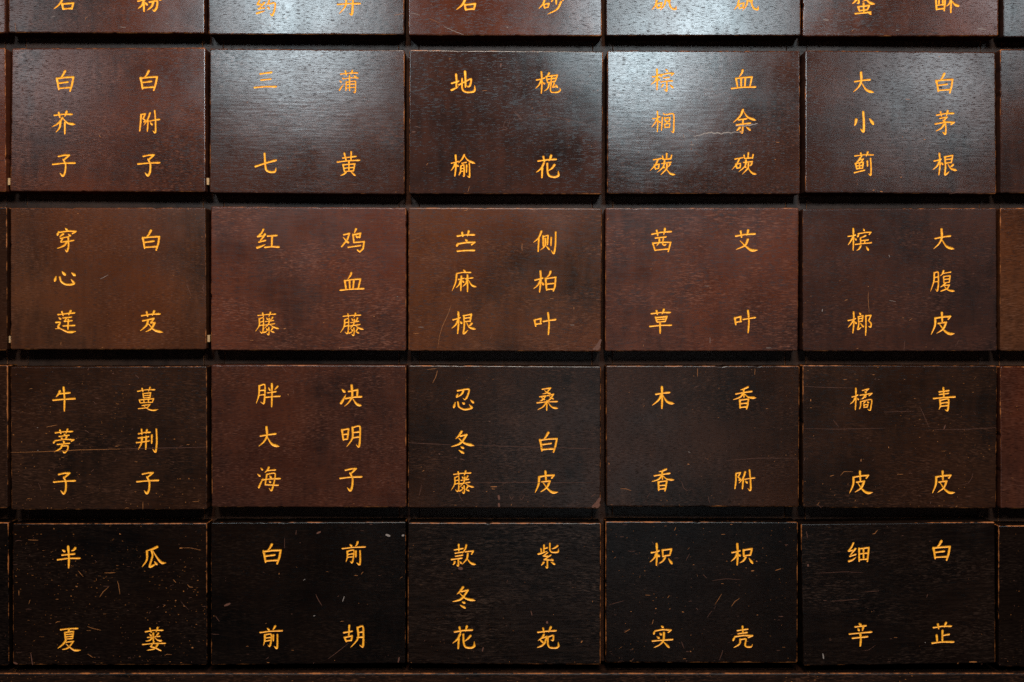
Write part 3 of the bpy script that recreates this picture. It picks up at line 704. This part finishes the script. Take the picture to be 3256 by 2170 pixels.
dr(1, 4, [(1930, 162), (2546, 160.7), (2544, 618), (1929, 618)], [('棕', None), ('榈', None), ('碳', None), ('血', None), ('余', None), ('碳', (1298, 1078, 1565, 1312))],
   'M', .8, .15, 16, .4, (-1.2, 1.2), 0, 'shiny drawer with white crack, gold characters 棕榈碳 and 血余碳',
   [(14, 1, [(920, 922), (1000, 912), (1060, 890), (1120, 886), (1200, 896), (1300, 886), (1420, 876)]), (15, 1, [(1345, 826), (1420, 818), (1500, 812), (1568, 796)]), (8, 2, [(850, 860), (900, 868), (950, 890)]), (10, 2, [(820, 905), (830, 930)]),  # long crack: its glints are painted as pale slivers
    (9, 1, [(815, 932), (840, 932)]), (12, 2, [(900, 970), (905, 995)]), (9, 1, [(890, 1008), (930, 1010)]), (12, 2, [(905, 1045), (895, 1062)]), (7, 1, [(930, 950), (960, 956)]), (5, 2, [(930, 1070), (1000, 1130)]), (8, 1, [(550, 1115), (600, 1118)]), (7, 0, [(1290, 985), (1292, 1005)]), (8, 0, [(1735, 1152), (1750, 1158)])], peel=0.9)
dr(1, 5, [(2560.7, 160.7), (3173, 163), (3169.7, 619), (2557.5, 615.7)], [('大', None), ('小', None), ('蓟', None), ('白', (1372, 283, 1560, 497)), ('茅', None), ('根', None)],
   'M', .5, .2, 14, .45, (-2.2, 1.5), 0, 'grey-brown drawer with smoky sheen, gold characters 大小蓟 and 白茅根',
   [(6, 0, [(1070, 550), (1115, 555)]), (9, 0, [(1250, 955), (1268, 957)]), (5, 0, [(1035, 925), (1040, 940)]), (9, 0, [(1012, 1340), (1025, 1332)]), (4, 2, [(968, 1390), (1000, 1355)]), (5, 2, [(1500, 1500), (1620, 1480), (1740, 1458)]), (9, 0, [(730, 1468), (748, 1462)]), (9, 0, [(805, 1475), (830, 1482)])], peel=0.8)
dr(1, 6, [(3179.6, 157.5), (3812, 157.5), (3812, 616), (3181, 615)], [], 'M', .4, .2, 8, .5, (0, .2), 0, 'grey-brown sliver of drawer at the right edge beside drawer 白茅根')

# --- third row
dr(2, 0, [(-610, 659), (22, 659), (22, 1115), (-610, 1115)], [], 'D', .4, .2, 10, .6, (0, 0), 0, 'dark sliver of drawer at the left edge beside drawer 穿心莲', peg=True)
dr(2, 1, [(33, 662), (654, 661), (656, 1112), (33.5, 1112)], [('穿', None), ('心', None), ('莲', None), ('白', (1412, 283, 1600, 497)), ('芨', None)],
   'B', .55, .25, 18, .25, (0, 0), 0, 'warm brown drawer with gold characters 穿心莲 and 白芨',
   [(6, 1, [(1000, 778), (1080, 736)]), (6, 0, [(1875, 65), (1876, 90)]), (6, 0, [(610, 1402), (606, 1435)]), (8, 2, [(2032, 830), (2022, 870), (2035, 905)]), (6, 2, [(1860, 830), (1905, 935)]), (5, 2, [(595, 1045), (640, 1015)]), (8, 0, [(770, 122), (784, 126)])], peg=True, rough=.29)
dr(2, 2, [(670.7, 657.5), (1291.5, 661), (1291, 1115.7), (670.7, 1114.5)], [('红', None), ('藤', None), ('鸡', None), ('血', (1345, 705, 1598, 898)), ('藤', (1350, 1110, 1598, 1345))],
   'R', .95, .2, 16, .35, (0, 0), 0, 'reddish grained drawer with gold characters 红藤 and 鸡血藤',
   [(9, 0, [(790, 1276), (812, 1270)]), (9, 0, [(1685, 1152), (1698, 1148)]), (6, 2, [(705, 1465), (760, 1480)]), (7, 1, [(1918, 955), (1932, 952)]), (4, 2, [(1525, 205), (1560, 180)])], rough=.29)
dr(2, 3, [(1299, 660.7), (1914, 663), (1911, 1118), (1299, 1116.7)], [('苎', None), ('麻', None), ('根', (482, 1095, 740, 1328)), ('侧', None), ('柏', None), ('叶', None)],
   'B', .6, .35, 18, .55, (.2, 0), 0, 'brown drawer with chipped lower right corner, gold characters 苎麻根 and 侧柏叶',
   [(5, 0, [(488, 1032), (460, 1110), (430, 1180), (395, 1255), (370, 1340), (350, 1470)]), (7, 0, [(1192, 422), (1190, 460), (1194, 498)]), (7, 0, [(612, 98), (640, 90), (660, 70)]), (6, 1, [(1670, 1235), (1715, 1236)]), (7, 0, [(110, 1318), (160, 1322)]),
    (6, 1, [(160, 1256), (210, 1256)]), (5, 2, [(890, 1325), (872, 1378)]), (40, 2, [(1900, 1482), (1945, 1450), (1978, 1378)]), (40, 2, [(1930, 1485), (1968, 1440)]), (7, 0, [(1708, 1055), (1708, 1080)]), (5, 2, [(820, 1036), (900, 1034)])], rough=.29)
dr(2, 4, [(1925, 661.7), (2539.7, 661.7), (2536.5, 1116.7), (1924, 1117.6)], [('茜', None), ('草', None), ('艾', None), ('叶', (1328, 1082, 1552, 1320))],
   'R', .75, .15, 14, .3, (.1, 0), 0, 'reddish brown drawer with gold characters 茜草 and 艾叶',
   [(5, 1, [(1035, 846), (1085, 850)]), (6, 2, [(522, 610), (514, 640)]), (7, 1, [(1650, 1465), (1700, 1465)]), (6, 0, [(425, 1430), (425, 1455)]), (5, 1, [(1090, 1360), (1090, 1420)]), (8, 0, [(1088, 868), (1094, 872)])], rough=.29)
dr(2, 5, [(2551.8, 665), (3168, 662), (3170, 1117), (2552.8, 1117)], [('槟', None), ('榔', None), ('大', (1333, 270, 1560, 487)), ('腹', None), ('皮', None)],
   'M', .45, .3, 20, .4, (.2, 0), 0, 'dark brown drawer with gold characters 槟榔 and 大腹皮',
   [(10, 1, [(236, 1078), (232, 1102)]), (8, 1, [(898, 535), (905, 560)]), (5, 0, [(695, 905), (690, 960), (694, 1030), (702, 1120)]), (8, 0, [(455, 992), (485, 980)]), (9, 0, [(688, 852), (695, 854)]), (5, 1, [(900, 988), (965, 1003)]), (6, 0, [(1030, 1164), (1050, 1164)]), (6, 0, [(1100, 1188), (1130, 1170)]), (5, 2, [(1055, 1395), (1048, 1495)]), (5, 2, [(1600, 1380), (1560, 1450)])], rough=.28)
dr(2, 6, [(3180, 662), (3812, 662), (3812, 1117), (3180, 1116.7)], [], 'B', .5, .3, 10, .5, (0, 0), 0, 'brown sliver of drawer at the right edge beside drawer 大腹皮')

# --- fourth row
dr(3, 0, [(-610, 1162), (25, 1161.7), (24, 1616.7), (-610, 1616)], [], 'D', .5, .5, 16, 1.0, (0, 0), 0, 'dark sliver of drawer with rubbed edge at the left beside drawer 牛蒡子')
dr(3, 1, [(33, 1167), (657.5, 1165), (658.4, 1621), (36.7, 1622)], [('牛', None), ('蒡', None), ('子', (525, 1132, 760, 1358)), ('蔓', None), ('荆', None), ('子', (1358, 1128, 1590, 1355))],
   'D', .4, .6, 75, .45, (0, 0), 0, 'dark drawer split by one long crack, gold characters 牛蒡子 and 蔓荆子',
   [(7, 0, [(112, 938), (400, 932), (560, 926), (800, 914), (1050, 908), (1200, 904)]), (6, 2, [(1200, 904), (1500, 896), (1800, 892), (2060, 884)]), (7, 0, [(462, 686), (570, 664)]), (7, 2, [(848, 718), (890, 740)]), (6, 2, [(945, 395), (990, 402)]), (6, 2, [(930, 430), (960, 455)]),
    (5, 2, [(385, 1245), (410, 1315)]), (6, 0, [(1425, 1430), (1425, 1505)]), (6, 2, [(1350, 165), (1388, 200)]), (8, 1, [(370, 690), (380, 692)]), (8, 1, [(374, 918), (384, 919)]), (7, 2, [(1790, 880), (1825, 870)]), (7, 0, [(1150, 876), (1180, 876)])], rough=.30)
dr(3, 2, [(673, 1160), (1291.8, 1161.7), (1291.8, 1613.5), (673, 1612.5)], [('胖', None), ('大', (533, 670, 762, 887)), ('海', None), ('决', None), ('明', None), ('子', (1345, 1085, 1578, 1325))],
   'E', .9, .25, 22, .5, (.8, 0), 0, 'grained red-brown drawer with gold characters 胖大海 and 决明子',
   [(5, 2, [(770, 75), (820, 130)]), (9, 0, [(834, 352), (840, 366)]), (8, 0, [(1160, 560), (1168, 562)])], rough=.30)
dr(3, 3, [(1299, 1161.7), (1911, 1165), (1909.7, 1617.6), (1296.6, 1615)], [('忍', None), ('冬', None), ('藤', (475, 1115, 720, 1348)), ('桑', None), ('白', (1360, 728, 1548, 945)), ('皮', (1312, 1115, 1562, 1350))],
   'D', .35, .35, 32, .45, (.5, .2), 0, 'dark drawer with fine cracks and chipped corner, gold characters 忍冬藤 and 桑白皮',
   [(6, 2, [(60, 840), (250, 850), (480, 860)]), (5, 2, [(720, 864), (1000, 874), (1300, 884), (1600, 892), (1975, 904)]), (5, 2, [(700, 1240), (1000, 1236), (1400, 1236), (1900, 1240)]), (7, 0, [(348, 120), (335, 175), (300, 245)]), (5, 0, [(245, 112), (340, 100)]),
    (12, 2, [(360, 948), (374, 958)]), (8, 2, [(515, 985), (545, 995)]), (8, 2, [(570, 1000), (620, 1014)]), (28, 2, [(955, 1362), (965, 1410)]), (26, 2, [(958, 1442), (965, 1480)]), (9, 0, [(878, 1280), (940, 1278)]), (8, 0, [(890, 1300), (920, 1303)]), (5, 2, [(1062, 1360), (1085, 1408), (1112, 1372)]), (5, 2, [(1158, 1385), (1190, 1410), (1218, 1355)]),
    (5, 2, [(190, 1262), (165, 1370)]), (44, 2, [(1890, 1486), (1940, 1450), (1970, 1390)]), (36, 2, [(1930, 1490), (1966, 1450)]), (7, 2, [(1880, 1380), (1925, 1350)]), (8, 0, [(830, 1330), (845, 1322)]), (5, 2, [(555, 1330), (575, 1385), (600, 1420)])], rough=.29)
dr(3, 4, [(1926, 1163), (2542, 1164), (2539.7, 1612.5), (1927.5, 1611)], [('木', None), ('香', (500, 1093, 742, 1328)), ('香', None), ('附', (1330, 1103, 1543, 1322))],
   'D', .3, .45, 50, .6, (.3, 0), 0, 'dark scuffed drawer with gold characters 木香 and 香附',
   [(5, 2, [(1250, 1018), (1400, 1008), (1550, 995), (1750, 994), (1970, 994)]), (6, 0, [(965, 100), (964, 180)]), (5, 0, [(1538, 105), (1534, 165)]), (7, 0, [(195, 1300), (250, 1300), (305, 1318)]), (5, 2, [(770, 1190), (810, 1240), (830, 1295), (860, 1318), (910, 1308)]), (10, 0, [(82, 1042), (84, 1058)]),
    (5, 2, [(490, 1345), (460, 1390)]), (7, 1, [(868, 930), (895, 938)]), (5, 2, [(1070, 1370), (1085, 1440)]), (6, 2, [(930, 290), (975, 276)]), (9, 0, [(865, 1055), (885, 1056)])], rough=.29)
dr(3, 5, [(2552, 1161.7), (3171, 1164), (3167, 1617), (2552.8, 1615)], [('橘', None), ('皮', (497, 1118, 747, 1355)), ('青', None), ('皮', (1322, 1115, 1568, 1355))],
   'D', .3, .8, 95, .6, (0, 0), 0, 'dark speckled drawer with gold characters 橘皮 and 青皮',
   [(5, 2, [(60, 282), (300, 290), (540, 296)]), (5, 2, [(40, 700), (350, 706), (640, 702), (860, 696)]), (5, 2, [(1350, 712), (1700, 706), (1970, 690)]), (5, 2, [(850, 536), (1150, 526)]), (5, 2, [(1735, 1145), (1722, 1200), (1690, 1245), (1630, 1260)]), (5, 2, [(340, 610), (400, 690)]),
    (5, 2, [(1205, 485), (1245, 560), (1300, 690)]), (7, 0, [(310, 1178), (350, 1165)]), (6, 0, [(415, 1170), (450, 1130), (540, 1130)]), (6, 0, [(980, 1156), (1040, 1158)]), (10, 0, [(120, 408), (118, 428)]), (12, 2, [(1462, 665), (1446, 712)]), (10, 0, [(622, 1005), (618, 1028)]), (9, 0, [(897, 880), (896, 895)])], rough=.30)
dr(3, 6, [(3180, 1166), (3812, 1166), (3812, 1618), (3181.5, 1617.6)], [], 'E', .4, .5, 24, .7, (0, 0), 0, 'dark brown sliver of drawer at the right edge beside drawer 青皮')

# --- lowest row
dr(4, 0, [(-610, 1662), (27, 1662), (28, 2116.7), (-610, 2116)], [], 'K', .4, .7, 50, .6, (0, 0), 0, 'black worn sliver of drawer at the left edge beside drawer 半夏')
dr(4, 1, [(40, 1665.5), (658, 1664), (658, 2115), (41, 2115)], [('半', None), ('夏', None), ('瓜', None), ('蒌', None)],
   'K', .3, .7, 105, .7, (0, 0), 0, 'black chipped bottom-row drawer with gold characters 半夏 and 瓜蒌',
   [(7, 0, [(1172, 652), (1185, 700), (1196, 785)]), (7, 0, [(1085, 710), (1030, 760), (994, 812)]), (7, 0, [(1040, 572), (1100, 572), (1150, 568)]), (7, 0, [(780, 552), (830, 610)]), (8, 0, [(1725, 638), (1755, 668)]), (8, 0, [(1870, 688), (1890, 712), (1925, 715)]), (12, 0, [(1790, 324), (1820, 324)]), (5, 0, [(1820, 322), (1900, 322), (2000, 345)]),
    (8, 0, [(188, 745), (188, 795)]), (6, 0, [(300, 840), (288, 880)]), (8, 0, [(555, 1072), (568, 1060), (600, 1056)]), (7, 0, [(872, 1105), (940, 1130), (1005, 1142)]), (7, 0, [(875, 1380), (925, 1415)]), (5, 2, [(1800, 850), (1840, 900), (1885, 940)]), (14, 0, [(1750, 842), (1753, 854)]), (20, 2, [(135, 1465), (175, 1480)]), (11, 0, [(1190, 180), (1205, 188)]),
    (10, 2, [(305, 1370), (325, 1490)]), (10, 0, [(755, 705), (774, 708)]), (7, 0, [(280, 242), (380, 246)]), (6, 0, [(1645, 1395), (1665, 1383), (1712, 1388)]), (14, 0, [(1912, 1318), (1928, 1316)])], rough=.32)
dr(4, 2, [(670.7, 1662), (1291, 1659.8), (1289, 2110), (670.7, 2115)], [('白', (578, 275, 770, 490)), ('前', (548, 1092, 785, 1330)), ('前', None), ('胡', None)],
   'K', .2, .3, 36, .45, (0, 0), 0, 'black smooth bottom-row drawer with gold characters 白前 and 前胡',
   [(26, 1, [(1808, 190), (1852, 205)]), (24, 1, [(1968, 198), (1992, 198)]), (24, 2, [(198, 900), (258, 876)]), (6, 2, [(1235, 1428), (1340, 1350), (1440, 1270)]), (16, 2, [(1943, 1412), (1932, 1465)]), (5, 2, [(800, 225), (798, 325)]), (7, 2, [(110, 1000), (148, 1055)]), (8, 2, [(1110, 785), (1135, 840), (1172, 898)]), (9, 1, [(1395, 805), (1378, 858)]),
    (7, 2, [(915, 145), (912, 190)]), (8, 1, [(985, 645), (1005, 635)]), (8, 0, [(745, 570), (744, 588)]), (20, 2, [(1120, 180), (1160, 160)]), (9, 1, [(1085, 1002), (1105, 998)]), (5, 2, [(70, 1180), (145, 1186)])], rough=.32)
dr(4, 3, [(1297.5, 1661.7), (1910.7, 1663), (1909.7, 2114), (1296, 2111)], [('款', None), ('冬', (488, 702, 740, 928)), ('花', (490, 1090, 725, 1333)), ('紫', None), ('苑', None)],
   'K', 1.0, .3, 24, .8, (.4, 0), 0, 'black open-grained bottom-row drawer with gold characters 款冬花 and 紫苑',
   [(36, 2, [(555, 520), (600, 530)]), (10, 2, [(1280, 950), (1292, 995)]), (12, 0, [(1792, 1245), (1780, 1268)]), (14, 2, [(805, 1312), (795, 1355)]), (26, 2, [(1440, 1050), (1440, 1075)])], rough=.31, peel=1.0)
dr(4, 4, [(1925, 1659), (2537.5, 1660.7), (2535.6, 2108.7), (1925, 2108)], [('枳', None), ('实', None), ('枳', (1288, 270, 1525, 500)), ('壳', None)],
   'K', .2, .75, 115, .8, (0, 0), 0, 'black scratched bottom-row drawer with gold characters 枳实 and 枳壳',
   [(6, 0, [(1208, 780), (1180, 825), (1140, 885)]), (7, 0, [(1385, 826), (1340, 855), (1305, 905)]), (7, 0, [(525, 1040), (512, 1085)]), (7, 0, [(240, 1165), (292, 1132)]), (10, 0, [(1500, 552), (1530, 550)]), (8, 0, [(1740, 548), (1800, 530)]), (11, 0, [(1548, 452), (1562, 460)]), (6, 2, [(1020, 585), (1058, 625)]),
    (5, 2, [(1110, 650), (1250, 630), (1400, 640)]), (5, 2, [(885, 380), (850, 450)]), (5, 2, [(80, 890), (230, 850)]), (6, 2, [(805, 1255), (832, 1325)]), (6, 2, [(1220, 1340), (1185, 1440)]), (9, 0, [(810, 960), (830, 962)]), (14, 0, [(545, 926), (554, 930)]), (5, 2, [(1060, 1015), (1110, 950)]), (10, 0, [(890, 1352), (902, 1360)]), (6, 0, [(735, 150), (750, 115)])], rough=.32)
dr(4, 5, [(2547, 1667), (3163, 1659.8), (3165, 2108.7), (2555, 2118)], [('细', None), ('辛', None), ('白', (1330, 242, 1517, 452)), ('芷', None)],
   'K', .55, .25, 30, .8, (0, -.3), .006, 'black bottom-row drawer standing slightly out, gold characters 细辛 and 白芷',
   [(8, 0, [(735, 185), (760, 178), (785, 145)]), (7, 2, [(75, 155), (90, 222)]), (5, 2, [(200, 575), (450, 560), (640, 570)]), (5, 2, [(330, 855), (600, 835)]), (5, 2, [(660, 760), (800, 752)]), (22, 2, [(95, 485), (92, 510)]), (14, 1, [(240, 1375), (250, 1430)]), (12, 0, [(1700, 1460), (1775, 1458)]), (8, 2, [(1285, 785), (1275, 815)]), (9, 1, [(1258, 1266), (1266, 1268)]), (4, 2, [(640, 1350), (700, 1340), (770, 1290)])], rough=.32)
dr(4, 6, [(3174.5, 1672), (3812, 1672), (3812, 2120), (3176, 2120)], [], 'K', .4, .7, 40, .8, (0, 0), .003, 'black sliver of drawer at the right edge beside drawer 白芷')

Z0 = {1: (0, 0, 3.46), 2: (640, 0, 3.46), 3: (1280, 0, 3.46), 4: (1900, 0, 3.46), 5: (2530, 0, 3.241)}
for row, col, cor, chars, tone, grain, speck, marks, wear, tilt, push, label, lines, peg, rough, peel in D:
    seed = row * 10 + col + 1
    b, d, s = TONE[tone]
    size = ((cor[1][0] - cor[0][0]) * PX, (cor[3][1] - cor[0][1]) * PX)
    mat = lacquer('drawer_lacquer_%d' % seed, seed * 7 + 3, b, d, s, grain, speck, rough, wear * 0.7, size, SPEC[tone], peel)
    zoom = (Z0.get(col, (0, 0, 3.46)) if row == 0 else ((ZC[col] if 0 < col < 6 else 0), ZR[row], 2070 / 660))
    build_drawer(row, col, cor, chars, mat, label, zoom, seed, marks, list(lines), tilt, push, 0.01 + 0.03 * wear, peg)
